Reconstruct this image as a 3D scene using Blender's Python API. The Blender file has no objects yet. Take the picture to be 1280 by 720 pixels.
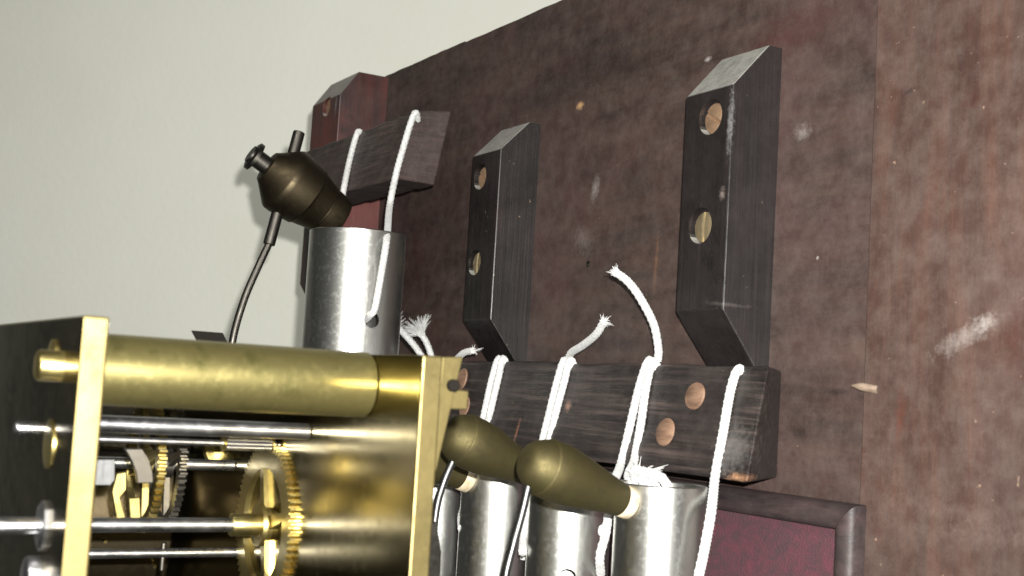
import bpy, bmesh, math, random
from mathutils import Matrix, Vector
random.seed(7)
PI = math.pi
scene = bpy.context.scene

# ------------------------------------------------------------------ camera
# solved from the two horizontal vanishing points of the photograph (1280 x 720)
F, CX, CY = 1595.0, 640.0, 360.0
v1 = Vector((-930, -76, -1595)).normalized()            # world -X seen by the camera
v2 = Vector((2760, -295, -1595)); v2 = (v2 - v2.dot(v1) * v1).normalized()   # world +Y
ax, ay = -v1, v2
az = ax.cross(ay)
R = Matrix((ax, ay, az))                                # camera -> world
C = Vector((0.0, -0.30, 1.5))
cam_d = bpy.data.cameras.new('camera')
cam = bpy.data.objects.new('camera', cam_d)
scene.collection.objects.link(cam)
cam.matrix_world = Matrix.Translation(C) @ R.to_4x4()
cam_d.sensor_width = 36.0
cam_d.lens = F / 1280 * 36.0
cam_d.clip_start = 0.01
cam_d.clip_end = 50.0
cam_d.dof.use_dof = True
cam_d.dof.focus_distance = 0.50
cam_d.dof.aperture_fstop = 30.0
scene.camera = cam

# ------------------------------------------------------------------ light
world = bpy.data.worlds.new('World'); scene.world = world
world.use_nodes = True
bg = world.node_tree.nodes['Background']
bg.inputs[0].default_value = (0.95, 1.0, 0.92, 1)
bg.inputs[1].default_value = 0.03
right, up, fwd = R @ Vector((1, 0, 0)), R @ Vector((0, 1, 0)), R @ Vector((0, 0, -1))
fl = bpy.data.lights.new('phone_flash', 'SPOT')          # the phone's flash, beside the lens
fl.energy = 39.0; fl.color = (1.0, 0.985, 0.94); fl.shadow_soft_size = 0.0025
fl.spot_size = math.radians(82); fl.spot_blend = 0.9
flo = bpy.data.objects.new('phone_flash', fl); scene.collection.objects.link(flo)
flo.matrix_world = Matrix.Translation(C + right * 0.007 + up * 0.013) @ R.to_4x4()
cl = bpy.data.lights.new('room_fill', 'AREA')         # unseen area light, added to brighten the wall
cl.energy = 26.0; cl.size = 0.7; cl.color = (1.0, 0.97, 0.9)
clo = bpy.data.objects.new('room_fill', cl); scene.collection.objects.link(clo)
lp = Vector((0.7, -1.5, 2.7)); clo.location = lp
clo.rotation_euler = (Vector((-0.8, -0.1, 1.5)) - lp).to_track_quat('-Z', 'Y').to_euler()
vs = scene.view_settings
vs.view_transform = 'Standard'; vs.look = 'None'; vs.exposure = 0.0; vs.gamma = 1.0
vs.use_curve_mapping = False

# ------------------------------------------------------------------ helpers
def P(px, py, X=None, Y=None, Z=None):
    """photo pixel -> point on the plane X=, Y= or Z= that the thing touches"""
    d = R @ Vector(((px - CX) / F, -(py - CY) / F, -1.0))
    if X is not None: t = (X - C.x) / d.x
    elif Y is not None: t = (Y - C.y) / d.y
    else: t = (Z - C.z) / d.z
    return C + d * t

def srgb(r, g, b):
    def f(c):
        c /= 255.0
        return c / 12.92 if c <= 0.04045 else ((c + 0.055) / 1.055) ** 2.4
    return (f(r), f(g), f(b), 1.0)

def link(o, parent=None):
    scene.collection.objects.link(o)
    if parent is not None: o.parent = parent
    return o

def wpos(o):
    v = Vector(o.location)
    while o.parent is not None:
        o = o.parent; v = v + o.location
    return v

def thing(name, loc, label, cat, group=None):
    o = bpy.data.objects.new(name, None); o.empty_display_size = 0.01
    o.location = loc; link(o)
    o['label'] = label; o['category'] = cat
    if group: o['group'] = group
    return o

def mesh(name, bm, mat, parent=None, smooth=False, loc=None, auto=None):
    """world-space bmesh -> object; its origin goes to loc, the parent's place or the world's"""
    org = Vector(loc) if loc is not None else (wpos(parent) if parent else Vector((0, 0, 0)))
    bmesh.ops.recalc_face_normals(bm, faces=bm.faces)
    for v in bm.verts: v.co -= org
    if auto is not None:
        for e in bm.edges:
            e.smooth = not (len(e.link_faces) == 2 and e.calc_face_angle(0) > auto)
    me = bpy.data.meshes.new(name); bm.to_mesh(me); bm.free()
    if smooth or auto is not None:
        for p in me.polygons: p.use_smooth = True
    me.materials.append(mat)
    o = bpy.data.objects.new(name, me)
    link(o, parent)
    o.location = org - (wpos(parent) if parent else Vector((0, 0, 0)))
    return o

def bevel(bm, w, seg=2, edges=None):
    es = edges if edges is not None else [e for e in bm.edges if len(e.link_faces) == 2 and e.calc_face_angle(0) > 0.4]
    bmesh.ops.bevel(bm, geom=es, offset=w, segments=seg, profile=0.5, affect='EDGES', clamp_overlap=True)

def box(x0, x1, y0, y1, z0, z1):
    bm = bmesh.new()
    bmesh.ops.create_cube(bm, size=1)
    for v in bm.verts:
        v.co = Vector(((x0 + x1) / 2 + v.co.x * (x1 - x0), (y0 + y1) / 2 + v.co.y * (y1 - y0), (z0 + z1) / 2 + v.co.z * (z1 - z0)))
    return bm

def prism(pts, off):
    """closed polygon of world points extruded by a vector"""
    bm = bmesh.new(); n = len(pts)
    a = [bm.verts.new(p) for p in pts]; b = [bm.verts.new(Vector(p) + Vector(off)) for p in pts]
    bm.faces.new(a); bm.faces.new(list(reversed(b)))
    for i in range(n):
        j = (i + 1) % n
        bm.faces.new((a[i], b[i], b[j], a[j]))
    bmesh.ops.recalc_face_normals(bm, faces=bm.faces)
    return bm

def frame(d):
    d = Vector(d).normalized()
    h = Vector((0, 0, 1)) if abs(d.z) < 0.9 else Vector((0, 1, 0))
    u = d.cross(h).normalized()
    return u, u.cross(d).normalized(), d

def lathe(prof, org, d, seg=48, bm=None, cap=True, closed=False):
    """prof: (t along axis, radius)"""
    bm = bm or bmesh.new(); u, w, d = frame(d); org = Vector(org); rings = []
    for t, r in prof:
        rings.append([bm.verts.new(org + d * t + (u * math.cos(2 * PI * k / seg) + w * math.sin(2 * PI * k / seg)) * max(r, 1e-5)) for k in range(seg)])
    rr = list(zip(rings[:-1], rings[1:]))
    if closed: rr.append((rings[-1], rings[0]))
    for a, b in rr:
        for k in range(seg):
            j = (k + 1) % seg
            bm.faces.new((a[k], a[j], b[j], b[k]))
    if cap and not closed:
        bm.faces.new(list(reversed(rings[0]))); bm.faces.new(rings[-1])
    return bm

def rod(a, b, r, seg=24, ch=0.0003):
    a, b = Vector(a), Vector(b); L = (b - a).length
    return lathe([(0, r - ch), (ch, r), (L - ch, r), (L, r - ch)], a, b - a, seg)

def catmull(pts, n):
    pts = [Vector(p) for p in pts]
    ext = [pts[0] * 2 - pts[1]] + pts + [pts[-1] * 2 - pts[-2]]
    out = []
    for i in range(1, len(ext) - 2):
        p0, p1, p2, p3 = ext[i - 1:i + 3]
        for k in range(n):
            t = k / n
            out.append(0.5 * ((2 * p1) + (p2 - p0) * t + (2 * p0 - 5 * p1 + 4 * p2 - p3) * t * t + (3 * p1 - p0 - 3 * p2 + p3) * t ** 3))
    out.append(pts[-1])
    return out

def resample(pts, step):
    L = [0]
    for a, b in zip(pts[:-1], pts[1:]): L.append(L[-1] + (b - a).length)
    n = max(2, int(L[-1] / step)); out = []; i = 0
    for k in range(n + 1):
        s = L[-1] * k / n
        while i < len(L) - 2 and L[i + 1] < s: i += 1
        f = (s - L[i]) / max(1e-9, L[i + 1] - L[i])
        out.append(pts[i].lerp(pts[i + 1], min(1, f)))
    return out, L[-1]

def sweep(pts, rad, seg=16, bm=None, rfun=None, flat=1.0):
    """tube along points; rad number or per-point list; rfun(theta, s) scales the radius"""
    bm = bm or bmesh.new(); n = len(pts)
    tan = [(pts[min(i + 1, n - 1)] - pts[max(i - 1, 0)]).normalized() for i in range(n)]
    u = tan[0].cross(Vector((0.31, 0.7, 0.2))).normalized(); rings = []; s = 0
    for i, p in enumerate(pts):
        if i: s += (p - pts[i - 1]).length
        u = (u - tan[i] * u.dot(tan[i])).normalized(); w = tan[i].cross(u)
        r0 = rad[i] if isinstance(rad, (list, tuple)) else rad
        ring = []
        for k in range(seg):
            th = 2 * PI * k / seg
            r = r0 * (rfun(th, s) if rfun else 1.0)
            ring.append(bm.verts.new(p + u * (math.cos(th) * r) + w * (math.sin(th) * r * flat)))
        rings.append(ring)
    for a, b in zip(rings[:-1], rings[1:]):
        for k in range(seg):
            j = (k + 1) % seg
            bm.faces.new((a[k], a[j], b[j], b[k]))
    bm.faces.new(list(reversed(rings[0]))); bm.faces.new(rings[-1])
    return bm

def cut(o, cutters):
    """real holes: boolean difference, applied"""
    tmp = []
    for bm in cutters:
        bmesh.ops.recalc_face_normals(bm, faces=bm.faces)
        me = bpy.data.meshes.new('cutter'); bm.to_mesh(me); bm.free()
        c = bpy.data.objects.new('cutter', me); scene.collection.objects.link(c); tmp.append(c)
        m = o.modifiers.new('cut', 'BOOLEAN'); m.operation = 'DIFFERENCE'; m.object = c; m.solver = 'EXACT'
    bpy.context.view_layer.update()
    dg = bpy.context.evaluated_depsgraph_get()
    me = bpy.data.meshes.new_from_object(o.evaluated_get(dg))
    o.modifiers.clear(); old = o.data; o.data = me
    bpy.data.meshes.remove(old)
    for c in tmp:
        m = c.data; bpy.data.objects.remove(c); bpy.data.meshes.remove(m)

# ------------------------------------------------------------------ materials
class Mat:
    def __init__(s, name):
        s.m = bpy.data.materials.new(name); s.m.use_nodes = True
        s.t = s.m.node_tree; s.n = s.t.nodes; s.b = s.n['Principled BSDF']
        s.co = s.n.new('ShaderNodeTexCoord').outputs['Object']
    def set(s, k, v):
        s.b.inputs[k].default_value = v
    def lk(s, a, b): s.t.links.new(a, b)
    def mapping(s, scale=(1, 1, 1), loc=(0, 0, 0), rot=(0, 0, 0)):
        mp = s.n.new('ShaderNodeMapping'); s.lk(s.co, mp.inputs[0])
        mp.inputs['Scale'].default_value = scale; mp.inputs['Location'].default_value = loc; mp.inputs['Rotation'].default_value = rot
        return mp.outputs[0]
    def noise(s, scale=(1, 1, 1), detail=6, rough=0.6, loc=(0, 0, 0), dist=0.0, rot=(0, 0, 0)):
        nz = s.n.new('ShaderNodeTexNoise'); s.lk(s.mapping(scale, loc, rot), nz.inputs['Vector'])
        nz.inputs['Scale'].default_value = 1.0; nz.inputs['Detail'].default_value = detail
        nz.inputs['Roughness'].default_value = rough; nz.inputs['Distortion'].default_value = dist
        return nz.outputs['Fac']
    def ramp(s, fac, stops):
        r = s.n.new('ShaderNodeValToRGB'); s.lk(fac, r.inputs[0]); e = r.color_ramp.elements
        while len(e) < len(stops): e.new(0.5)
        for i, (p, c) in enumerate(stops):
            e[i].position = p; e[i].color = c if len(c) == 4 else (*c, 1)
        return r.outputs[0]
    def mix(s, fac, a, b, mode='MIX'):
        x = s.n.new('ShaderNodeMix'); x.data_type = 'RGBA'; x.blend_type = mode
        for sock, v in ((x.inputs[0], fac), (x.inputs[6], a), (x.inputs[7], b)):
            if hasattr(v, 'is_linked') or hasattr(v, 'links'): s.lk(v, sock)
            else: sock.default_value = v
        return x.outputs[2]
    def math(s, op, a, b=0.0):
        x = s.n.new('ShaderNodeMath'); x.operation = op
        for sock, v in ((x.inputs[0], a), (x.inputs[1], b)):
            if hasattr(v, 'links'): s.lk(v, sock)
            else: sock.default_value = v
        return x.outputs[0]
    def map(s, v, a, b, c, d):
        x = s.n.new('ShaderNodeMapRange'); s.lk(v, x.inputs[0])
        for i, k in enumerate((a, b, c, d)): x.inputs[i + 1].default_value = k
        return x.outputs[0]
    def bump(s, h, strength, dist=0.0005, prev=None):
        x = s.n.new('ShaderNodeBump'); x.inputs['Strength'].default_value = strength; x.inputs['Distance'].default_value = dist
        s.lk(h, x.inputs['Height'])
        if prev is not None: s.lk(prev, x.inputs['Normal'])
        return x.outputs[0]
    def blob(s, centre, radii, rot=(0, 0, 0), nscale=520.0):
        """0..1 mask of one worn, chalky or painted-sheen spot, ragged by noise"""
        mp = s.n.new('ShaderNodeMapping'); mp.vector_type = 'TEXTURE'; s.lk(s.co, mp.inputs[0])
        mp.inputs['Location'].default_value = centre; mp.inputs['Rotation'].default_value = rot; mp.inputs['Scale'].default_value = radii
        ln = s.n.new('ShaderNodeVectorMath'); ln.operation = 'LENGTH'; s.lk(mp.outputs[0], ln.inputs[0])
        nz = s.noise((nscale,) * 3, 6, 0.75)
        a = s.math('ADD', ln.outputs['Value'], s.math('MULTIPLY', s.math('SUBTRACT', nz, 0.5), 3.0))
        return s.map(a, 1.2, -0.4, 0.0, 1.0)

def wood(name, dark, mid, light, grain, rough=0.45, streak=0.6, dust=0.12, spots=(), patch=None, fine=1.0, spec=0.4, topgrey=0.0):
    """grain: scale vector, small along the fibres"""
    w = Mat(name)
    g1 = w.noise(tuple(k * fine for k in grain), 8, 0.62, dist=0.35)
    g2 = w.noise(tuple(k * 2.4 * fine for k in grain), 4, 0.7, loc=(3, 1, 2))
    big = w.noise((14, 14, 14), 5, 0.6, loc=(5, 2, 9), dist=0.8)
    base = w.ramp(g1, [(0.32, dark), (0.5, mid), (0.7, light)])
    col = w.mix(w.math('MULTIPLY', w.map(g2, 0.5, 0.72, 0, 1), streak), base, dark)
    if patch:
        col = w.mix(w.map(big, 0.47, 0.66, 0, 0.8), col, patch)
    col = w.mix(w.map(w.noise((45, 45, 45), 6, 0.7, loc=(1, 7, 3)), 0.45, 0.75, 0, 0.32), col, dark)
    # grey handling dust and pale nicks
    d = w.math('MULTIPLY', w.map(w.noise((110, 110, 110), 8, 0.75, loc=(8, 8, 8)), 0.4, 0.8, 0, 1), dust)
    geo = w.n.new('ShaderNodeNewGeometry'); sx = w.n.new('ShaderNodeSeparateXYZ'); w.lk(geo.outputs['Normal'], sx.inputs[0])
    up_grey = w.math('MULTIPLY', w.map(sx.outputs[2], 0.45, 0.62, 0, topgrey), w.map(w.noise((200, 200, 200), 5, 0.7, loc=(6, 1, 4)), 0.3, 0.6, 0.6, 1))
    col = w.mix(d, col, srgb(150, 140, 132))
    col = w.mix(up_grey, col, srgb(128, 127, 122))        # greyer on faces turned upwards
    nick = w.map(w.noise((420, 420, 420), 2, 0.5, loc=(2, 4, 6)), 0.74, 0.80, 0, 0.35)
    col = w.mix(nick, col, srgb(150, 125, 105))
    for c, r, rot, colr, amt in spots:
        col = w.mix(w.math('MULTIPLY', w.blob(c, r, rot), amt), col, colr)
    w.lk(col, w.b.inputs['Base Color'])
    w.lk(w.map(big, 0.3, 0.7, rough - 0.08, rough + 0.15), w.b.inputs['Roughness'])
    w.set('Specular IOR Level', spec)
    n = w.bump(g2, 0.35, 0.0004); n = w.bump(g1, 0.3, 0.0006, n)
    n = w.bump(w.noise((900, 900, 900), 3, 0.6), 0.12, 0.0003, n)
    w.lk(n, w.b.inputs['Normal'])
    return w.m

def metal(name, base, tarnish, rough=0.3, scale=(60, 60, 60), amount=0.6, brushed=(900, 900, 60), bstr=0.12, rvar=0.12, grime=None, met=1.0):
    w = Mat(name)
    a = w.noise(scale, 7, 0.65, dist=0.5)
    col = w.mix(w.map(a, 0.4, 0.7, 0, amount), base, tarnish)
    sp = w.noise((500, 500, 500), 3, 0.6, loc=(4, 4, 1))
    col = w.mix(w.map(sp, 0.6, 0.78, 0, 0.45), col, tarnish)
    if grime:
        col = w.mix(w.map(w.noise((160, 160, 160), 6, 0.7, loc=(9, 2, 5)), 0.52, 0.7, 0, 0.7), col, grime)
    w.lk(col, w.b.inputs['Base Color']); w.set('Metallic', met)
    w.lk(w.math('ADD', w.map(a, 0.3, 0.7, rough - rvar * 0.4, rough + rvar), w.map(sp, 0.5, 0.8, 0, 0.1)), w.b.inputs['Roughness'])
    n = w.bump(w.noise(brushed, 4, 0.6, loc=(1, 2, 3)), bstr, 0.0002)
    w.lk(n, w.b.inputs['Normal'])
    return w.m

M = {}
VERT = (380, 380, 14); HOR = (16, 420, 420)
w = Mat('painted_plaster')
nz = w.noise((5, 5, 5), 6, 0.6); n2 = w.noise((120, 120, 120), 4, 0.6)
w.lk(w.mix(w.map(nz, 0.3, 0.7, 0, 1), srgb(232, 233, 221), srgb(238, 239, 230)), w.b.inputs['Base Color'])
w.set('Roughness', 0.75); w.lk(w.bump(n2, 0.25, 0.003), w.b.inputs['Normal'])
M['wall'] = w.m
OC = Vector((-0.45, 0.0, 1.28))                        # base of the case back
def rel(px, py, Y=0.0): return tuple(P(px, py, Y=Y) - OC)
CHALK = srgb(165, 160, 156); RED = srgb(50, 25, 21); BLACK = srgb(22, 16, 15)
board_spots = [
    (rel(744, 236), (.0030, .01, .0055), (0, 0.2, 0), CHALK, .3),
    (rel(728, 300), (.008, .01, .006), (0, 0.4, 0), CHALK, .12),
    (rel(1003, 166), (.004, .01, .003), (0, 0, 0), CHALK, .25),
    (rel(1022, 322), (.0007, .01, .0007), (0, 0, 0), CHALK, .6),
    (rel(1046, 490), (.005, .01, .0012), (0, 0, 0), BLACK, .9),
    (rel(1000, 542), (.003, .01, .002), (0, 0, 0), BLACK, .8),
    (rel(725, 132), (.003, .01, .0018), (0, 0, 0), srgb(200, 160, 110), .8),
    (rel(885, 74), (.002, .01, .001), (0, 0, 0), CHALK, .6),
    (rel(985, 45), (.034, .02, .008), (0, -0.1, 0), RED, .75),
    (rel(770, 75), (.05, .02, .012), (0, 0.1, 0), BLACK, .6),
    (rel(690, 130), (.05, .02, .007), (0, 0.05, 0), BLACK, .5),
    (rel(520, 330), (.02, .02, .03), (0, 0, 0), RED, .5),
    (rel(545, 420), (.016, .02, .02), (0, 0, 0), RED, .45),
    (rel(820, 330), (.0012, .01, .012), (0, 0.05, 0), srgb(110, 75, 52), .4),
]
stile_spots = [
    (rel(1213, 420), (.0125, .01, .0032), (0, -0.42, 0), CHALK, .26),
    (rel(1235, 402), (.0045, .01, .0022), (0, -0.5, 0), CHALK, .3),
    (rel(1140, 115), (.0035, .01, .001), (0, -0.3, 0), BLACK, .8),
    (rel(1220, 125), (.004, .01, .003), (0, 0, 0), RED, .7),
    (rel(1274, 420), (.006, .01, .012), (0, 0, 0), RED, .7),
    (rel(1128, 525), (.002, .01, .010), (0, 0.1, 0), srgb(70, 38, 28), .7),
    (rel(1200, 640), (.028, .01, .003), (0, 0.05, 0), srgb(130, 115, 110), .12),
    (rel(1240, 670), (.02, .01, .003), (0, 0.0, 0), srgb(130, 115, 110), .1),
]
block_spots = [
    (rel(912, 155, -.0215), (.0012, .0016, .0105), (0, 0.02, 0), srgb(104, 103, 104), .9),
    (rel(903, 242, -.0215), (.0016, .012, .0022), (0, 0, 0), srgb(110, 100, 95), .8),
    (rel(622, 270, -.0205), (.003, .004, .008), (0, 0.2, 0), srgb(38, 26, 22), .9),
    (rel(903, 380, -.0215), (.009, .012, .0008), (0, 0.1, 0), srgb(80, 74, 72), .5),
]
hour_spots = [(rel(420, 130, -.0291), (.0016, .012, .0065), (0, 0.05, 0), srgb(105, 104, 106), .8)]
rail_spots = [
    (rel(915, 562, -.033), (.008, .01, .008), (0, 0.2, 0), srgb(104, 102, 100), .45),  # flash sheen on the lacquer, painted into the wood colour
    (rel(922, 597, -.034), (.006, .01, .0016), (0, 0, 0), srgb(150, 112, 84), .9),
    (rel(708, 508, -.031), (.0022, .01, .0022), (0, 0, 0), srgb(140, 105, 88), .6),
    (rel(645, 538, -.033), (.0008, .01, .005), (0, 0.1, 0), srgb(140, 90, 70), .7),
]
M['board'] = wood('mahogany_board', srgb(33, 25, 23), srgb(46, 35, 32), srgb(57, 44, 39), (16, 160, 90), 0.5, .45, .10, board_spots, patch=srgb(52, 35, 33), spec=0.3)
M['stile'] = wood('mahogany_stile', srgb(42, 29, 25), srgb(51, 36, 31), srgb(64, 43, 35), (110, 180, 16), 0.5, .35, .12, stile_spots, patch=srgb(54, 40, 36), spec=0.35)
M['block'] = wood('dark_stained_block', srgb(8, 6, 6), srgb(15, 12, 12), srgb(27, 21, 21), VERT, 0.38, .55, .02, block_spots, patch=srgb(19, 13, 13), spec=0.5, topgrey=.9)
M['hourblock'] = wood('reddish_stained_block', srgb(28, 17, 16), srgb(48, 24, 22), srgb(68, 28, 24), (90, 90, 16), 0.45, .4, .04, hour_spots, patch=srgb(84, 32, 28), spec=0.6, topgrey=.8)
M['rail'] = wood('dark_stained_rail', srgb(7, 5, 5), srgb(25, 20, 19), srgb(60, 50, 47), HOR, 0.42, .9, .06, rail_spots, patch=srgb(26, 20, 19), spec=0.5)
M['short_rail'] = wood('brown_stained_rail', srgb(14, 10, 10), srgb(36, 26, 24), srgb(66, 49, 45), (30, 60, 520), 0.45, .8, .08, (), patch=srgb(38, 25, 23), spec=0.45)
M['bead'] = wood('dark_bead', srgb(22, 17, 18), srgb(38, 29, 29), srgb(52, 40, 40), (40, 200, 200), 0.5, .3, .05, spec=0.3)
M['plug'] = wood('bare_wood_plug', srgb(70, 52, 41), srgb(96, 74, 59), srgb(112, 89, 72), (60, 300, 300), 0.7, .4, .02, spec=0.2)
M['splinter'] = wood('bare_splinter', srgb(74, 60, 50), srgb(98, 84, 72), srgb(118, 104, 92), (60, 500, 500), 0.7, .4, .05, spec=0.2)
w = Mat('burgundy_cloth')
a = w.noise((150, 150, 150), 6, 0.7, dist=0.8); b = w.noise((1400, 1400, 1400), 2, 0.5)
c = w.mix(w.map(a, 0.4, 0.65, 0, 1), srgb(46, 24, 30), srgb(72, 24, 38))
c = w.mix(w.map(b, 0.35, 0.65, 0, 0.6), c, srgb(44, 26, 28))
w.lk(c, w.b.inputs['Base Color']); w.set('Roughness', 0.85); w.lk(w.bump(b, 0.6, 0.0006), w.b.inputs['Normal'])
M['cloth'] = w.m
M['steel_tube'] = metal('nickelled_steel', (.50, .50, .475, 1), (.30, .30, .28, 1), 0.30, (40, 40, 8), .5, (700, 700, 14), 0.03, 0.05)
M['steel'] = metal('bright_steel', (.42, .42, .43, 1), (.22, .21, .21, 1), 0.26, (120, 60, 120), .6, (900, 40, 900), 0.08)
M['dark_steel'] = metal('dark_steel', (.075, .07, .062, 1), (.035, .031, .026, 1), 0.38, (120, 120, 120), .6)
M['brass'] = metal('polished_brass', (.29, .235, .10, 1), (.18, .142, .056, 1), 0.13, (45, 45, 45), .45, (300, 1200, 300), 0.006, 0.06)
M['pillar'] = metal('pillar_brass', (.17, .145, .056, 1), (.115, .098, .037, 1), 0.30, (60, 25, 60), .7, (500, 200, 500), 0.07, 0.1, grime=(.075, .072, .022, 1), met=.88)
M['filed'] = metal('filed_brass_edge', (.125, .10, .043, 1), (.098, .076, .031, 1), 0.52, (80, 80, 80), .5, (900, 900, 900), 0.12)
M['wire'] = metal('hammer_wire_steel', (.10, .10, .10, 1), (.055, .055, .055, 1), 0.36, (200, 200, 200), .6)
M['wheel'] = metal('wheel_brass', (.38, .31, .125, 1), (.21, .168, .065, 1), 0.30, (90, 90, 90), .5)
M['bronze'] = metal('patinated_brass', (.056, .046, .018, 1), (.031, .025, .011, 1), 0.60, (150, 150, 150), .8, (800, 800, 800), 0.1, 0.1, grime=(.054, .05, .016, 1), met=.85)
M['dark_bronze'] = metal('dark_patinated_brass', (.052, .041, .025, 1), (.027, .021, .014, 1), 0.45, (120, 120, 120), .8)
M['copper_screw'] = metal('coppery_screw', (.42, .28, .18, 1), (.25, .17, .11, 1), 0.6, (200, 200, 200), .6)
M['brass_screw'] = metal('brassy_screw', (.36, .29, .18, 1), (.22, .18, .11, 1), 0.55, (200, 200, 200), .6)
w = Mat('blackened_iron'); w.set('Base Color', srgb(16, 14, 12)); w.set('Specular IOR Level', 0.03); w.set('Roughness', 0.9); M['black_iron'] = w.m
w = Mat('leather_tip'); a = w.noise((300, 300, 300), 5, 0.6)
w.lk(w.mix(w.map(a, 0.35, 0.7, 0, 1), srgb(176, 164, 140), srgb(138, 122, 98)), w.b.inputs['Base Color']); w.set('Roughness', 0.8)
w.lk(w.bump(a, 0.4, 0.0005), w.b.inputs['Normal']); M['leather'] = w.m
w = Mat('white_braided_cord'); a = w.noise((700, 700, 700), 3, 0.6)
w.lk(w.mix(w.map(a, 0.4, 0.7, 0, 1), srgb(166, 166, 164), srgb(138, 138, 137)), w.b.inputs['Base Color']); w.set('Roughness', 0.7)
w.set('Sheen Weight', 0.2); M['cord'] = w.m

# ------------------------------------------------------------------ setting
wall = mesh('wall', box(-0.95, 2.2, 0.0, 0.12, -1.5, 1.5), M['wall'])      # stands at an angle to the case
wall.location = (-1.20, 0.30, 1.5); wall.rotation_euler = (0, 0, math.radians(48))
wall['kind'] = 'structure'

# ------------------------------------------------------------------ case back
case = thing('clock_case_back', OC, 'dark mahogany clock case back with wooden blocks and cord rails screwed to it', 'clock case')

def plank(x0, x1, y0, z1, mat, jag=0.00022):
    n = 26; pts = []
    rr = random.Random(int(abs(x0) * 1e4))
    for i in range(n + 1):
        t = i / n
        pts.append(Vector((x0 + (x1 - x0) * t, y0, z1 + rr.uniform(-jag, jag))))
    pts = [Vector((x0, y0, 1.28))] + pts + [Vector((x1, y0, 1.28))]
    return mesh('plank', prism(pts, (0, 0.018, 0)), mat, case)
plank(-0.7120, -0.5852, 0.0004, 1.6822, M['board'])
plank(-0.5849, -0.2932, 0.0, 1.6812, M['board'])
bm = box(-0.2928, -0.07, -0.0012, 0.018, 1.28, 1.76); bevel(bm, 0.0005, 2)
mesh('stile', bm, M['stile'], case)

# cloth panel and its bead
cx1, cz1 = -0.2979, 1.4633
mesh('cloth_panel', box(-0.70, cx1 + 0.001, -0.0022, -0.0006, 1.29, cz1 + 0.001), M['cloth'], case)
BW, BH = 0.0085, 0.0062
prof = [(0, 0.0), (0, 0.0030)] + [(BW * (0.5 - 0.5 * math.cos(PI * k / 10)), 0.0030 + (BH - 0.0030) * math.sin(PI * k / 10) ** 0.8) for k in range(1, 10)] + [(BW, 0.0022), (BW, 0.0)]
def loft(a, b):
    bm = bmesh.new(); A = [bm.verts.new(p) for p in a]; B = [bm.verts.new(p) for p in b]; n = len(a)
    for i in range(n):
        j = (i + 1) % n; bm.faces.new((A[i], A[j], B[j], B[i]))
    bm.faces.new(A); bm.faces.new(list(reversed(B)))
    return bm
bb = loft([Vector((-0.70, -0.0016 - h, cz1 + q)) for q, h in prof], [Vector((cx1 + q, -0.0016 - h, cz1 + q)) for q, h in prof])
mesh('bead', bb, M['bead'], case, auto=0.7)
bb = loft([Vector((cx1 + q + .00015, -0.0016 - h, cz1 + q - .00015)) for q, h in prof], [Vector((cx1 + q, -0.0016 - h, 1.29)) for q, h in prof])
mesh('bead', bb, M['bead'], case, auto=0.7)

def slotted(org, d, r, mat, parent, ang=0.6, name='screw'):
    """slotted screw head: dome with a real slot"""
    bm = lathe([(0, r), (r * 0.22, r), (r * 0.30, r * 0.85), (r * 0.34, r * 0.3)], org, d, 32)
    o = mesh(name, bm, mat, parent, auto=0.9)
    u, v, d = frame(d); s = u * math.cos(ang) + v * math.sin(ang); q = d.cross(s)
    pts = [Vector(org) + d * (r * 0.14) + s * (a * r * 1.3) + q * (b * r * 0.13) for a, b in ((-1, -1), (1, -1), (1, 1), (-1, 1))]
    return o, prism(pts, d * r)

def block(x0, x1, dep, zf0, zf1, zb0, zb1, yb, screws, mat, rnd=0.0005):
    """vertical block with both ends bevelled back towards the board"""
    sec = [(0.0012, zb0), (-yb, zb0), (-dep, zf0), (-dep, zf1), (-yb, zb1), (0.0012, zb1)]
    bm = prism([Vector((x0, y, z)) for y, z in sec], (x1 - x0, 0, 0))
    bevel(bm, rnd, 2)
    b = mesh('mounting_block', bm, mat, case)
    cs = []
    for p, r, hd in screws:
        cs.append(lathe([(-0.004, r), (hd, r)], (p.x, -dep, p.z), (0, 1, 0), 32))
    if cs: cut(b, cs)
    for k, (p, r, hd) in enumerate(screws):
        m = M['copper_screw'] if k == 0 else M['brass_screw']
        o, slot = slotted((p.x + 0.0003, -dep + hd - 0.0001, p.z - 0.0004), (0, -1, 0), r * 0.86, m, b, 0.5 + k * 1.1)
        slot_c = slot
        for v in slot_c.verts: v.co -= Vector((0, 0, 0))
        cut(o, [slot_c])
    return b
d3 = 0.0215
block(-0.3645, -0.3385, d3, 1.5325, 1.6103, 1.5132, 1.6272, 0.006,
      [(P(888, 146, Y=-d3), 0.0064, 0.0032), (P(875, 282, Y=-d3), 0.0064, 0.0032)], M['block'])
block(-0.5283, -0.5020, 0.0205, 1.5325, 1.6103, 1.5140, 1.6252, 0.006,
      [(P(600, 221, Y=-.0205), 0.0060, 0.0032), (P(593, 328, Y=-.0205), 0.0060, 0.0032)], M['block'])
block(-0.7235, -0.6805, 0.0291, 1.5575, 1.6655, 1.5400, 1.6808, 0.0183,
      [(P(408, 133, Y=-.0291), 0.0060, 0.0032)], M['hourblock'])

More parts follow.
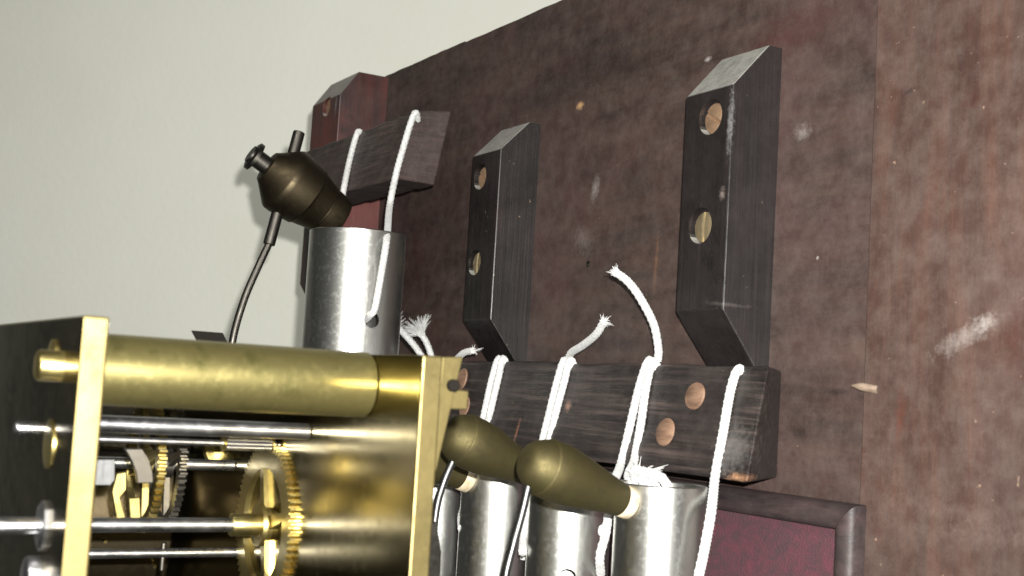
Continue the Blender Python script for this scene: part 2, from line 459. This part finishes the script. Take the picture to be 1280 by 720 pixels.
def rail(xr_f, xr_b, xl, sec, notches=(), mat='rail'):
    """sec: back-top, front-top, front-bottom, back-bottom as (y, z)"""
    n = 24; rr = random.Random(3)
    rows = []
    for i in range(n + 1):
        t = i / n; row = []
        for q, (y, z) in enumerate(sec):
            xr = xr_b if q in (0, 3) else xr_f
            x = xl + (xr - xl) * t
            dz = rr.uniform(-.0004, .0004) if 0 < i < n else 0
            row.append(Vector((x, y, z + dz)))
        rows.append(row)
    bm = bmesh.new(); V = [[bm.verts.new(p) for p in row] for row in rows]
    for a, b in zip(V[:-1], V[1:]):
        for k in range(4):
            j = (k + 1) % 4; bm.faces.new((a[k], a[j], b[j], b[k]))
    bm.faces.new(V[0]); bm.faces.new(list(reversed(V[-1])))
    bmesh.ops.recalc_face_normals(bm, faces=bm.faces)
    bevel(bm, 0.0009, 2)
    o = mesh('hanging_rail', bm, M[mat], case)
    if notches:
        cut(o, [lathe([(-0.02, 0.0026), (0.02, 0.0026)], p, d, 20) for p, d in notches])
    return o
# long rail (touches the board) and the short rail fixed to the front of the tall block
RT, RB = 1.5132, 1.4765
def rail_y(z): return -0.027 - 0.007 * (RT - z) / (RT - RB)
CORDX = [-0.4745, -0.4215, -0.3675, -0.3185]
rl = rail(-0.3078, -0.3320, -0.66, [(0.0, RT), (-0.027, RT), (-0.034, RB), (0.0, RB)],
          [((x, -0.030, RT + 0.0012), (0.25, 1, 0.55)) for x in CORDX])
SRT, SRB = 1.6292, 1.5957
def srail_y(z): return -0.0475 - 0.009 * (SRT - z) / (SRT - SRB)
srl = rail(-0.5365, -0.5365, -0.705, [(-0.0290, 1.6325), (-0.0475, SRT), (-0.0565, SRB), (-0.0355, 1.5955)], mat='short_rail')

def plug(px, py, r, oval=1.0):
    p = P(px, py, Y=-0.030); p = P(px, py, Y=rail_y(p.z)); nrm = Vector((0, -1, 0.19)).normalized()
    bm = lathe([(-0.003, r), (0.0003, r), (0.0006, r * 0.94)], p, nrm, 28)
    for v in bm.verts: v.co.z = p.z + (v.co.z - p.z) * oval
    mesh('wood_plug', bm, M['plug'], rl, auto=0.8)
plug(869, 495, 0.0050, 0.95); plug(832, 540, 0.0049, 1.0); plug(578, 474, 0.0042, 1.2); plug(581, 508, 0.0042, 1.1)

# small things stuck in the board
p = P(735, 330, Y=0)
mesh('nail_head', lathe([(0, .0014), (.0004, .0014), (.0007, .0008)], (p.x, .0003, p.z), (0, -1, 0), 16), M['dark_steel'], case, auto=0.9)
a, b = P(1065, 482, Y=-.004), P(1097, 487, Y=-.0012)
spl = resample(catmull([a, a.lerp(b, .4) + Vector((0, -.0004, .0001)), b], 8), .0008)[0]
n = len(spl)
mesh('splinter', sweep(spl, [.0003 + .0011 * min(1, i / n * 3) for i in range(n)], 10, flat=.8), M['splinter'], case, auto=1.0)

# ------------------------------------------------------------------ chime tubes
def tube(name, cx, cy, r, ztop, zbot, label, cat, holes, group=None, wall_t=0.0014):
    t = thing(name, (cx, cy, zbot), label, cat, group)
    o = bmesh.new()
    ch = 0.0003
    L = ztop - zbot
    lathe([(0, r), (L - ch, r), (L, r - ch), (L, r - wall_t + ch), (L - ch, r - wall_t), (0, r - wall_t)], (cx, cy, zbot), (0, 0, 1), 96, o, closed=True)
    ob = mesh('tube_wall', o, M['steel_tube'], t, auto=0.5)
    cs = []
    for ang, z, hr in holes:
        d = Vector((math.cos(ang), math.sin(ang), 0))
        cs.append(lathe([(r * 0.4, hr), (r * 1.4, hr)], (cx, cy, z), d, 28))
    if cs:
        cut(ob, cs)
    return t
def circle_from(pxl, pxr, py, depth_r=None, X=None, Y=None):
    """tube centre and radius whose outline falls on the two pixels, on the plane Y="""
    dl = R @ Vector(((pxl - CX) / F, -(py - CY) / F, -1)); dr = R @ Vector(((pxr - CX) / F, -(py - CY) / F, -1))
    al, ar = math.atan2(dl.y, -dl.x), math.atan2(dr.y, -dr.x)
    m, h = (al + ar) / 2, (ar - al) / 2
    dist = (Y - C.y) / math.sin(m)
    return -dist * math.cos(m), Y, dist * math.sin(h)
TOPZ = 1.4745
tubes = {}
tb4 = circle_from(767, 883, 650, Y=-0.055); tb3 = circle_from(660, 763, 650, Y=-0.055); tb2 = circle_from(576, 666, 650, Y=-0.055)
TR = (tb4[2] + tb3[2]) / 2
sp = tb4[0] - tb3[0]
tb1 = (tb2[0] - sp, -0.055, TR)
tbh = circle_from(379, 501, 400, Y=-0.079)
print('tubes', tb4, tb3, tb2, tbh, TR)
PER = 'chime tubes hanging in a row from the long rail'
hz = P(745, 712, Y=-0.06).z
tube('chime_tube', tb4[0], tb4[1], TR, TOPZ, 1.20, 'steel chime tube with white cord wound in its open top, beside the burgundy cloth panel', 'chime tube', [(-1.2, 1.440, .003)], PER)
tube('chime_tube', tb3[0], tb3[1], TR, TOPZ, 1.19, 'steel chime tube behind the bottle-shaped brass hammer with the clean ivory tip', 'chime tube', [(PI + .45, P(648, 690, X=tb3[0]).z, .003), (-.55, P(745, 714, X=tb3[0]).z, .003)], PER)
tube('chime_tube', tb2[0], tb2[1], TR, TOPZ, 1.18, 'steel chime tube under the hammer whose tip is hidden by another hammer', 'chime tube', [(PI + .45, P(575, 661, X=tb2[0]).z, .003)], PER)
tube('chime_tube', tb1[0], tb1[1], TR, TOPZ, 1.17, 'steel chime tube showing as a narrow bright strip beside the brass back plate', 'chime tube', [(-.5, 1.46, .003)], PER)
hole_p = P(465, 400, X=tbh[0] + tbh[2] * .8)
hz1 = hole_p.z
dd = R @ Vector(((464 - CX) / F, 0, -1)); 
# point of the big tube's skin that the pixel (464, 400) sees
def skin(tb, px, py):
    d = R @ Vector(((px - CX) / F, -(py - CY) / F, -1)); o = Vector((C.x - tb[0], C.y - tb[1]))
    a = d.x ** 2 + d.y ** 2; b = 2 * (o.x * d.x + o.y * d.y); c = o.x ** 2 + o.y ** 2 - tb[2] ** 2
    t = (-b - math.sqrt(max(0, b * b - 4 * a * c))) / (2 * a)
    return C + d * t
hp = skin(tbh, 465, 400)
hang = math.atan2(hp.y - tbh[1], hp.x - tbh[0])
ztop1 = skin(tbh, 440, 284).z
tube('hour_tube', tbh[0], tbh[1], tbh[2], ztop1, 1.12, 'wide steel hour tube hanging on two cords from the short rail', 'chime tube', [(hang, hp.z, .0034)], wall_t=0.0018)

# ------------------------------------------------------------------ cords
CR = 0.00142
def braid(n, p, amp):
    def f(th, s):
        a = th * n / (2 * PI) + s / p; b = th * n / (2 * PI) - s / p
        return 1 + amp * (abs(math.sin(PI * a)) * abs(math.sin(PI * b)) - 0.4)
    return f
def fray(t, at, d, n=60, L=0.006, spread=0.7, r=0.00013, sd=1):
    rr = random.Random(sd); bm = bmesh.new(); u, v, d = frame(d)
    for _ in range(n):
        th = rr.uniform(0, 2 * PI); q = math.sqrt(rr.random())
        s = Vector(at) + (u * math.cos(th) + v * math.sin(th)) * CR * 1.0 * q - d * 0.001
        o = (u * math.cos(th) + v * math.sin(th)) * q * spread + Vector((rr.uniform(-.3, .3), rr.uniform(-.3, .3), rr.uniform(-.3, .3)))
        l = L * rr.uniform(0.5, 1.1)
        sweep([s, s + (d + o * .35) * l * .5, s + (d + o) * l + Vector((0, 0, -.1 * l))], [r, r, r * .5], 4, bm)
    return mesh('frayed_end', bm, M['cord'], t)
def cord(label, strands, frays=(), r=CR, group=None, knots=()):
    """strands: lists of points; each strand of one cord is a part of it"""
    base = strands[0][-1]
    t = thing('hanging_cord', base, label, 'cord', group)
    for s in strands:
        pts, L = resample(catmull(s, 12), 0.00045)
        mesh('strand', sweep(pts, r, 24, rfun=braid(6, 0.0024, 0.26)), M['cord'], t, smooth=True)
    for k, (at, d, kw) in enumerate(frays): fray(t, at, d, sd=hash(label) % 97 + k if False else len(label) + k, **kw)
    for at, kr in knots:
        bm = bmesh.new()
        for q in range(3):
            u, v, _ = frame(Vector((random.uniform(-1, 1), random.uniform(-1, 1), random.uniform(-.5, .5))))
            ring = [Vector(at) + (u * math.cos(2 * PI * k / 20) + v * math.sin(2 * PI * k / 20)) * kr for k in range(20)]
            sweep(resample(catmull(ring, 4), .0005)[0], r * .8, 14, bm, braid(5, .0042, .2))
        mesh('knot', bm, M['cord'], t, smooth=True)
    return t
def fp(px, py, dy=0.0, off=CR):                    # on the front face of the long rail
    p = P(px, py, Y=-0.030)
    for _ in range(4): p = P(px, py, Y=rail_y(min(RT, max(RB, p.z))) - off + dy)
    return p
def sfp(px, py, off=CR):
    p = P(px, py, Y=-0.050)
    for _ in range(4): p = P(px, py, Y=srail_y(min(SRT, max(SRB, p.z))) - off)
    return p
top = lambda x, dy, dz: Vector((x, rail_y(RT) + dy, RT + dz))
# cord at the right end of the long rail
def tuck(p): return Vector((p.x, p.y + .0035, RT - .005))
s4 = [tuck(fp(925, 460)), fp(924, 461, .001), fp(914, 485), fp(904, 540), fp(894, 595), P(889, 640, X=-.3055), P(880, 690, X=-.3035), P(872, 728, X=-.303), P(866, 770, X=-.303)]
cord('single white braided cord over the rail end next to two bare wood plugs', [s4], group='cords over the long rail')
# pair next to the plugs
s3l = [tuck(fp(812, 450)), fp(812, 450, .001), fp(800, 480), fp(788, 530), fp(776, 580), P(767, 604, X=-.352), P(761, 640, X=-.3535), P(757, 668, X=-.3545), P(750, 695, X=-.3545), skin(tb3, 744, 714) + Vector((0.0005, .002, -.001))]
s3r = [tuck(fp(817, 451)), fp(817, 451, .001), fp(808, 482), fp(801, 530), fp(793, 575), P(787, 600, X=-.338), P(784, 622, X=-.334) + Vector((0, .012, 0))]
tail3 = [P(822, 452, Y=-.016), P(823, 436, Y=-.016), P(817, 405, Y=-.020), P(800, 372, Y=-.026), P(785, 352, Y=-.030), P(769, 340, Y=-.034)]
cord('white double cord between two plain chime tubes, its long loose tail standing up', [s3l, s3r, tail3],
     [(tail3[-1], tail3[-1] - tail3[-2], dict(n=40, L=.003, spread=.5))], group='cords over the long rail', knots=[(P(755, 664, X=-.356), .0011)])
s2l = [tuck(fp(706, 450)), fp(706, 450, .001), fp(697, 475), fp(687, 515), fp(676, 560), P(668, 600, X=-.404), P(662, 640, X=-.4065), P(655, 700, X=-.4065)]
s2r = [tuck(fp(713, 450)), fp(713, 450, .001), fp(705, 478), fp(695, 515), fp(684, 560), P(670, 600, X=-.388), P(660, 640, X=-.3885), P(655, 672, X=-.389), skin(tb3, 662, 690) + Vector((-.003, -.001, -.0005))]
tail2 = [P(710, 452, Y=-.016), P(714, 441, Y=-.018), P(728, 432, Y=-.022), P(745, 418, Y=-.026), P(755, 402, Y=-.028)]
cord('white double cord with a short frayed tail bent over the rail top', [s2l, s2r, tail2],
     [(tail2[-1], tail2[-1] - tail2[-2], dict(n=45, L=.0028, spread=.6))], group='cords over the long rail')
s1l = [tuck(fp(624, 448)), fp(624, 448, .001), fp(616, 470), fp(608, 505), fp(601, 540), P(592, 600, X=-.452), P(585, 660, X=-.4575), P(580, 720, X=-.458)]
s1r = [tuck(fp(629, 448)), fp(629, 448, .001), fp(623, 472), fp(614, 510), fp(606, 545), P(596, 600, X=-.442), P(578, 640, X=-.4415), skin(tb2, 577, 661)]
cord('white double cord close to the brass plate, running down behind the bronze hammer', [s1l, s1r], group='cords over the long rail')
# frayed ends rising behind the back plate
b1 = [P(548, 470, Y=-.030), P(532, 452, Y=-.034), P(518, 432, Y=-.038), P(503, 415, Y=-.042), P(497, 409, Y=-.043)]
b2 = [P(546, 470, Y=-.026), P(540, 448, Y=-.028), P(534, 430, Y=-.030), P(527, 418, Y=-.032)]
cord('two frayed cord ends fluffed out beside the wide steel tube', [b1, b2],
     [(b1[-1], b1[-1] - b1[-2], dict(n=420, L=.0085, spread=.75)), (b2[-1], b2[-1] - b2[-2], dict(n=420, L=.0075, spread=.85))])
cord('small white cord end lying on the rail behind the brass plate', [[P(570, 450, Y=-.026), P(580, 441, Y=-.028), P(592, 438, Y=-.028)]], [(P(592, 438, Y=-.028), (0.4, -.1, .1), dict(n=25, L=.003))])
# the hour tube's two cords
def tsk(px, py):
    q = skin(tbh, px, py); n = q - Vector((tbh[0], tbh[1], q.z)); return q + n.normalized() * CR

h2 = [sfp(521, 141, 0) + Vector((-.004, .003, -.005)), sfp(520, 141, .0012), sfp(514, 152), sfp(504, 185), sfp(495, 218), P(487, 258, X=-.537), tsk(481, 300), tsk(474, 345), tsk(467, 385), hp + Vector((.0004, -.0010, .0022)), hp - (hp - Vector((tbh[0], tbh[1], hp.z))) * .35]
cord('white cord on the short rail running down into the wide tube\'s side hole', [h2], group='cords of the wide tube')
h1 = [sfp(449, 164, 0) + Vector((-.001, .0035, -.005)), sfp(449, 164, .0012), sfp(444, 174), sfp(436, 205), sfp(429, 240), P(426, 262, X=-.6105), P(421, 300, X=-.6105), P(415, 340, X=-.6105)]
cord('white cord on the short rail ending behind the dark tilted hammer', [h1], group='cords of the wide tube')
# cord fluff in the open top of the first tube
kb = Vector((tb4[0] - .002, tb4[1] - .004, TOPZ))
kt = cord('crumpled white cord knotted in the open mouth of a chime tube', [[kb + Vector((-.008, .003, -.004)), kb + Vector((-.006, -.001, .003)), kb + Vector((0, -.002, .0035)), kb + Vector((.006, .001, .002)), kb + Vector((.008, .004, -.004))]],
          [(kb + Vector((-.004, -.001, .002)), (.6, -.2, .3), dict(n=60, L=.006, spread=1.0))], knots=[(kb + Vector((.001, 0, .0012)), .0026)])

# ------------------------------------------------------------------ hammers
def hammer(name, label, X, a, b, prof, mats, tip, wire, wr, group=None, axis_off=0.0):
    """a, b: pixels of the rear end and of the tip on the plane X; prof in units of the length"""
    A, B = P(*a, X=X), P(*b, X=X); L = (B - A).length; d = (B - A).normalized()
    t = thing(name, wire[-1], label, 'hammer', group)
    mesh('hammer_head', lathe([(q * L, r) for q, r in prof], A, d, 56), mats[0], t, auto=0.5)
    if tip:
        q0, q1, r = tip
        mesh('leather_tip', lathe([(q0 * L, r * .95), (q0 * L + .0003, r), (q1 * L - .0012, r), (q1 * L - .0003, r * .8), (q1 * L, r * .4)], A, d, 40), M['leather'], t, auto=0.9)
    pts, _ = resample(catmull(wire, 10), .001)
    mesh('hammer_wire', sweep(pts, wr, 16), mats[1], t, smooth=True)
    return t, A, d, L
BOT = [(0.0, .0022), (.008, .0038), (.03, .0054), (.07, .0067), (.12, .0077), (.165, .0083), (.172, .00862), (.18, .0088), (.30, .0089), (.40, .0086), (.50, .0080), (.60, .0071), (.70, .0063), (.80, .0056), (.885, .0051), (.89, .0047)]
HG = 'bottle-shaped hammers behind the movement'
X3 = tb4[0] + .002
h = hammer('chime_hammer', 'bottle-shaped bronze hammer whose ivory leather tip touches a steel tube', X3, (655, 573), (790, 631), BOT, (M['bronze'], M['wire']), (.885, 1.0, .0050),
       [P(664, 600, X=X3), P(660, 610, X=X3), P(653, 640, X=X3), P(642, 680, X=X3), P(632, 722, X=X3), P(628, 770, X=X3), P(626, 860, X=X3)], .0012, HG)
X2 = X3 - sp
A3, d3v, L3 = h[1], h[2], h[3]
def shifted(dx):                                     # the next hammers along the row, same height and reach
    return A3 + Vector((dx, 0, 0)), A3 + Vector((dx, 0, 0)) + d3v * L3
print('hammer len', L3, 'tip', A3 + d3v * L3)
h = hammer('chime_hammer', 'bottle-shaped bronze hammer between the brass plate and its overlapping neighbour', X2, (556, 538), (674, 595), BOT, (M['bronze'], M['wire']), (.885, 1.0, .0050),
       [P(570, 560, X=X2), P(568, 572, X=X2), P(556, 600, X=X2), P(546, 635, X=X2), P(541, 690, X=X2), P(539, 770, X=X2), P(538, 860, X=X2)], .0012, HG)
X1 = X2 - sp
h = hammer('chime_hammer', 'hidden hammer of which only the round ivory tip shows beneath another hammer', X1, (470, 545), (589, 601), BOT, (M['bronze'], M['wire']), (.885, 1.0, .0052),
       [P(484, 566, X=X1), P(478, 590, X=X1), P(470, 640, X=X1), P(464, 720, X=X1), P(462, 860, X=X1)], .0012, HG)
XH = -0.550
HP = [(0.0, .0052), (.01, .0075), (.04, .0084), (.22, .0152), (.24, .0157), (.30, .0158), (.55, .0146), (.565, .0140), (.58, .0137), (.77, .0116), (.775, .0110), (.79, .0110), (.795, .0114), (.94, .0108), (.985, .0102), (1.0, .0090)]
ht, HA, Hd, HL = hammer('hour_hammer', 'dark brass hammer with slotted set screw, tilted above the rim of the wide tube', XH, (333, 207), (424, 276), HP, (M['dark_bronze'], M['dark_steel']), None,
       [P(341, 292, X=XH), P(336, 305, X=XH), P(322, 335, X=XH), P(305, 375, X=XH), P(291, 425, X=XH), P(286, 480, X=XH), P(284, 700, X=XH)], .0017)
mesh('hammer_rod', rod(P(336, 306, X=XH), P(374, 165, X=XH), .0027, 20), M['dark_steel'], ht, auto=0.7)
# set screw at the rear end: shank and slotted head
mesh('screw_shank', lathe([(-.009, .0042), (.002, .0042)], HA, Hd, 20), M['dark_steel'], ht, auto=0.7)
so, sl = slotted(HA - Hd * .0060, -Hd, .0068, M['dark_steel'], ht, 1.2, 'set_screw')
cut(so, [sl])

# ------------------------------------------------------------------ movement
XS = -0.25; XL = -0.50
mv = thing('clock_movement', ((XS + XL) / 2, -0.21, 1.36), 'brass clock movement with two thick plates, pillar and toothed wheels between', 'clock movement')
FY0, FY1, BY0, BY1 = -0.2490, -0.2440, -0.1770, -0.1720
def plate(name, y0, y1, z1, face='brass'):
    bm = box(XL, XS, y0, y1, 1.36, z1); bevel(bm, 0.0005, 2)
    o = mesh(name, bm, M[face], mv); o.data.materials.append(M['filed'])
    for p in o.data.polygons:
        if abs(p.normal.y) < 0.9: p.material_index = 1       # edges left as filed
    return o
M['satin'] = metal('satin_brass', (.25, .205, .082, 1), (.18, .145, .056, 1), 0.16, (30, 30, 30), .5, (300, 1200, 300), 0.006, 0.04)
fpl = plate('front_plate', FY0, FY1, 1.5099)
bpl = plate('back_plate', BY0, BY1, 1.5071, 'satin')
def rodpx(name, px, py, X, r, y0, y1, mat, parent=mv, seg=32):
    z = P(px, py, X=X).z
    return mesh(name, rod((X, y0, z), (X, y1, z), r, seg), mat, parent, auto=0.7), z
pr, pz = rodpx('pillar', 303, 472, -0.2800, .0077, FY1, BY0, M['pillar'], seg=72)
rodpx('pillar', 305, 474, -0.478, .0073, FY1, BY0, M['pillar'], seg=48)
r1, r1z = rodpx('arbor', 260, 535, -0.314, .0021, FY1, BY0, M['steel'])
XW = -0.340
r2, wz = rodpx('arbor', 200, 656, XW, .0019, FY1, BY0, M['steel'])
r3, lz = rodpx('arbor', 220, 691, -0.362, .0013, FY1, BY0, M['steel'])

def gear(px, py, X, Rp, th, teeth, spokes, mat, parent, rim=0.80, hub=.24, yf=None, hz=None, phase=0.0):
    """toothed wheel parallel to the plates; (px, py) is the middle of its front face unless yf, hz are given"""
    c = P(px, py, X=X) if px is not None else Vector((X, yf, hz)); y0, y1 = c.y, c.y + th
    bm = bmesh.new(); ns = teeth * 4
    def ring(rad, y):
        return [bm.verts.new((X + rad(k) * math.cos(2 * PI * k / ns + phase), y, c.z + rad(k) * math.sin(2 * PI * k / ns + phase))) for k in range(ns)]
    out = lambda k: Rp * (1.0 if k % 4 in (1, 2) else 0.93)
    inn = lambda k: Rp * rim
    A0, A1, B0, B1 = ring(out, y0), ring(out, y1), ring(inn, y0), ring(inn, y1)
    for k in range(ns):
        j = (k + 1) % ns
        for a, b in ((A0, A1), (A1, B1), (B1, B0), (B0, A0)):
            bm.faces.new((a[k], a[j], b[j], b[k]))
    g = mesh('gear_wheel', bm, mat, parent)
    for s in range(spokes):
        an = 2 * PI * s / spokes + .25 + phase; u = Vector((math.cos(an), 0, math.sin(an))); v = Vector((-u.z, 0, u.x))
        o = Vector((X, y0 + .0002, c.z)); a, b = Rp * hub * .8, Rp * (rim + .02); w0, w1 = Rp * .085, Rp * .05
        mesh('spoke', prism([o + u * a + v * w0, o + u * a - v * w0, o + u * b - v * w1, o + u * b + v * w1], (0, th - .0004, 0)), mat, g)
    mesh('hub', lathe([(-.0003, Rp * hub), (th + .0003, Rp * hub)], (X, y0, c.z), (0, 1, 0), 36), mat, g, auto=0.7)
    return g, c
g1, gc = gear(327, 656, XW, .0222, .0042, 72, 4, M['wheel'], mv, rim=.70, hub=.22)
mesh('collet', lathe([(-.0085, .0029), (-.0082, .0031), (-.0012, .0031), (-.0011, .0058), (0, .0060)], (XW, gc.y - .0003, wz), (0, 1, 0), 36), M['wheel'], g1, auto=0.7)
# second train: one wheel and its darker neighbour on a steel arbor
X2w = -0.372
g2, g2c = gear(176, 579, X2w, .0196, .0022, 60, 4, M['wheel'], mv)
gear(None, None, X2w, .0190, .0020, 60, 4, M['dark_steel'], mv, yf=g2c.y + .0062, hz=g2c.z)
mesh('arbor', rod((X2w, FY1, g2c.z), (X2w, BY0, g2c.z), .0016), M['steel'], mv, auto=0.7)
# thin arbor with a leafed pinion that drives the big wheel
Xp = -0.337; pz2 = P(310, 555, X=Xp).z
pin = mesh('arbor', rod((Xp, FY1, pz2), (Xp, BY0, pz2), .0008, 16), M['steel'], mv, auto=0.7)
bm = bmesh.new()
for k in range(8):
    an = 2 * PI * k / 8
    lathe([(0, .0005), (.0125, .0005)], (Xp + .0014 * math.cos(an), -.1915, pz2 + .0014 * math.sin(an)), (0, 1, 0), 10, bm)
mesh('pinion_leaves', bm, M['steel'], pin, auto=0.9)
for yy in (-.1925, -.179):
    mesh('pinion_disc', rod((Xp, yy, pz2), (Xp, yy + .001, pz2), .0022, 24), M['wheel'], pin, auto=0.7)
# collet and small dark wheel on the low arbor
mesh('collet', lathe([(0, .0024), (.0045, .0024), (.0046, .0036), (.0075, .0036), (.0076, .0018), (.013, .0018)], (-.362, -.2425, lz), (0, 1, 0), 32), M['wheel'], r3, auto=0.7)
gear(None, None, -.362, .0085, .0018, 30, 4, M['dark_steel'], mv, yf=-.2290, hz=lz)
mesh('pin', rod((-.362, -.1990, lz - .005), (-.362, -.1990, lz + .003), .0007, 10), M['dark_steel'], r3, auto=0.7)
def flat(name, px, X, th, mat, parent=mv):
    bm = prism([P(x, y, X=X) for x, y in px], (-th, 0, 0)); bevel(bm, .0002, 1)
    return mesh(name, bm, mat, parent)
flat('lever', [(156, 561), (178, 561), (186, 573), (191, 590), (192, 604), (172, 604), (170, 590), (164, 575)], -.332, .002, M['dark_steel'])
flat('lever', [(118, 574), (144, 574), (144, 600), (138, 607), (118, 607)], -.326, .002, M['wire'])
flat('brass_strip', [(146, 592), (158, 590), (158, 612), (150, 622), (158, 650), (146, 650), (140, 615)], -.345, .0015, M['wheel'])
flat('brass_strip', [(161, 623), (175, 622), (176, 648), (163, 650)], -.348, .0015, M['wheel'])
rodpx('pillar', 265, 560, -0.42, .0035, FY1, BY0, M['dark_steel'])
# added pinned drum across the far side, keeps the movement's inside dark
br = mesh('filler_drum', rod((-.455, FY1 + .003, 1.452), (-.455, BY0 - .003, 1.452), .036, 64, .0008), M['dark_bronze'], mv, auto=0.7)
bm = bmesh.new()
for q in range(7):
    for k in range(9):
        an = 2 * PI * k / 9 + q * .23 + 1.0
        u = Vector((math.cos(an), 0, math.sin(an)))
        rb = Vector((-.455, -.236 + q * .0085, 1.452)) + u * .0355
        lathe([(0, .0006), (.0024, .0006)], rb, u, 8, bm)
mesh('filler_drum_pins', bm, M['wheel'], br)
flat('hook', [(255, 556), (281, 556), (279, 570), (275, 580), (270, 584), (263, 580), (258, 570)], -.392, .003, M['wheel'])
# behind the back plate: tapering bracket, square brass lug and its screw
flat('bracket', [(554, 446), (579, 446), (545, 590), (540, 590)], -.2515, .003, M['filed'])
lug = flat('lug', [(556, 511), (584, 512), (586, 489), (566, 486)], -.2530, 0.006, M['filed'])
p = P(569, 482, X=-.2500)
mesh('lug_screw', rod(p, p + Vector((-.004, 0, 0)), .0014, 16), M['black_iron'], lug, auto=0.7)
flat('hammer_stop', [(535, 655), (546, 652), (552, 690), (549, 760), (530, 760)], -.305, .003, M['dark_steel'])
# steel flag showing above the pillar
flat('steel_flag', [(240, 413), (279, 416), (285, 429), (285, 470), (248, 470), (248, 428)], -.36, .0012, M['black_iron'])
# dial side of the front plate
def stub(px, py, X, r, L, mat, name, seg=32, rd=.0008):
    z = P(px, py, X=X).z
    return mesh(name, lathe([(0, r), (L - rd, r), (L - rd * .3, r * .9), (L, r * .7)], (X, FY0 + .0001, z), (0, -1, 0), seg), mat, fpl, auto=0.7)
stub(60, 457, -.266, .0031, .0052, M['wheel'], 'dial_stud')
stub(60, 448, -.276, .0040, .0008, M['wheel'], 'stud_collar', rd=.0002)
stub(70, 555, -.272, .0050, .0006, M['wheel'], 'bushing', rd=.0002)
stub(70, 657, -.270, .0017, .0120, M['steel'], 'arbor_end')
stub(60, 657, -.270, .0050, .0012, M['steel'], 'arbor_nut', seg=8, rd=.0003)
stub(30, 535, -.285, .0014, .0050, M['steel'], 'arbor_end')
stub(60, 720, -.272, .0040, .0030, M['steel'], 'arbor_nut')
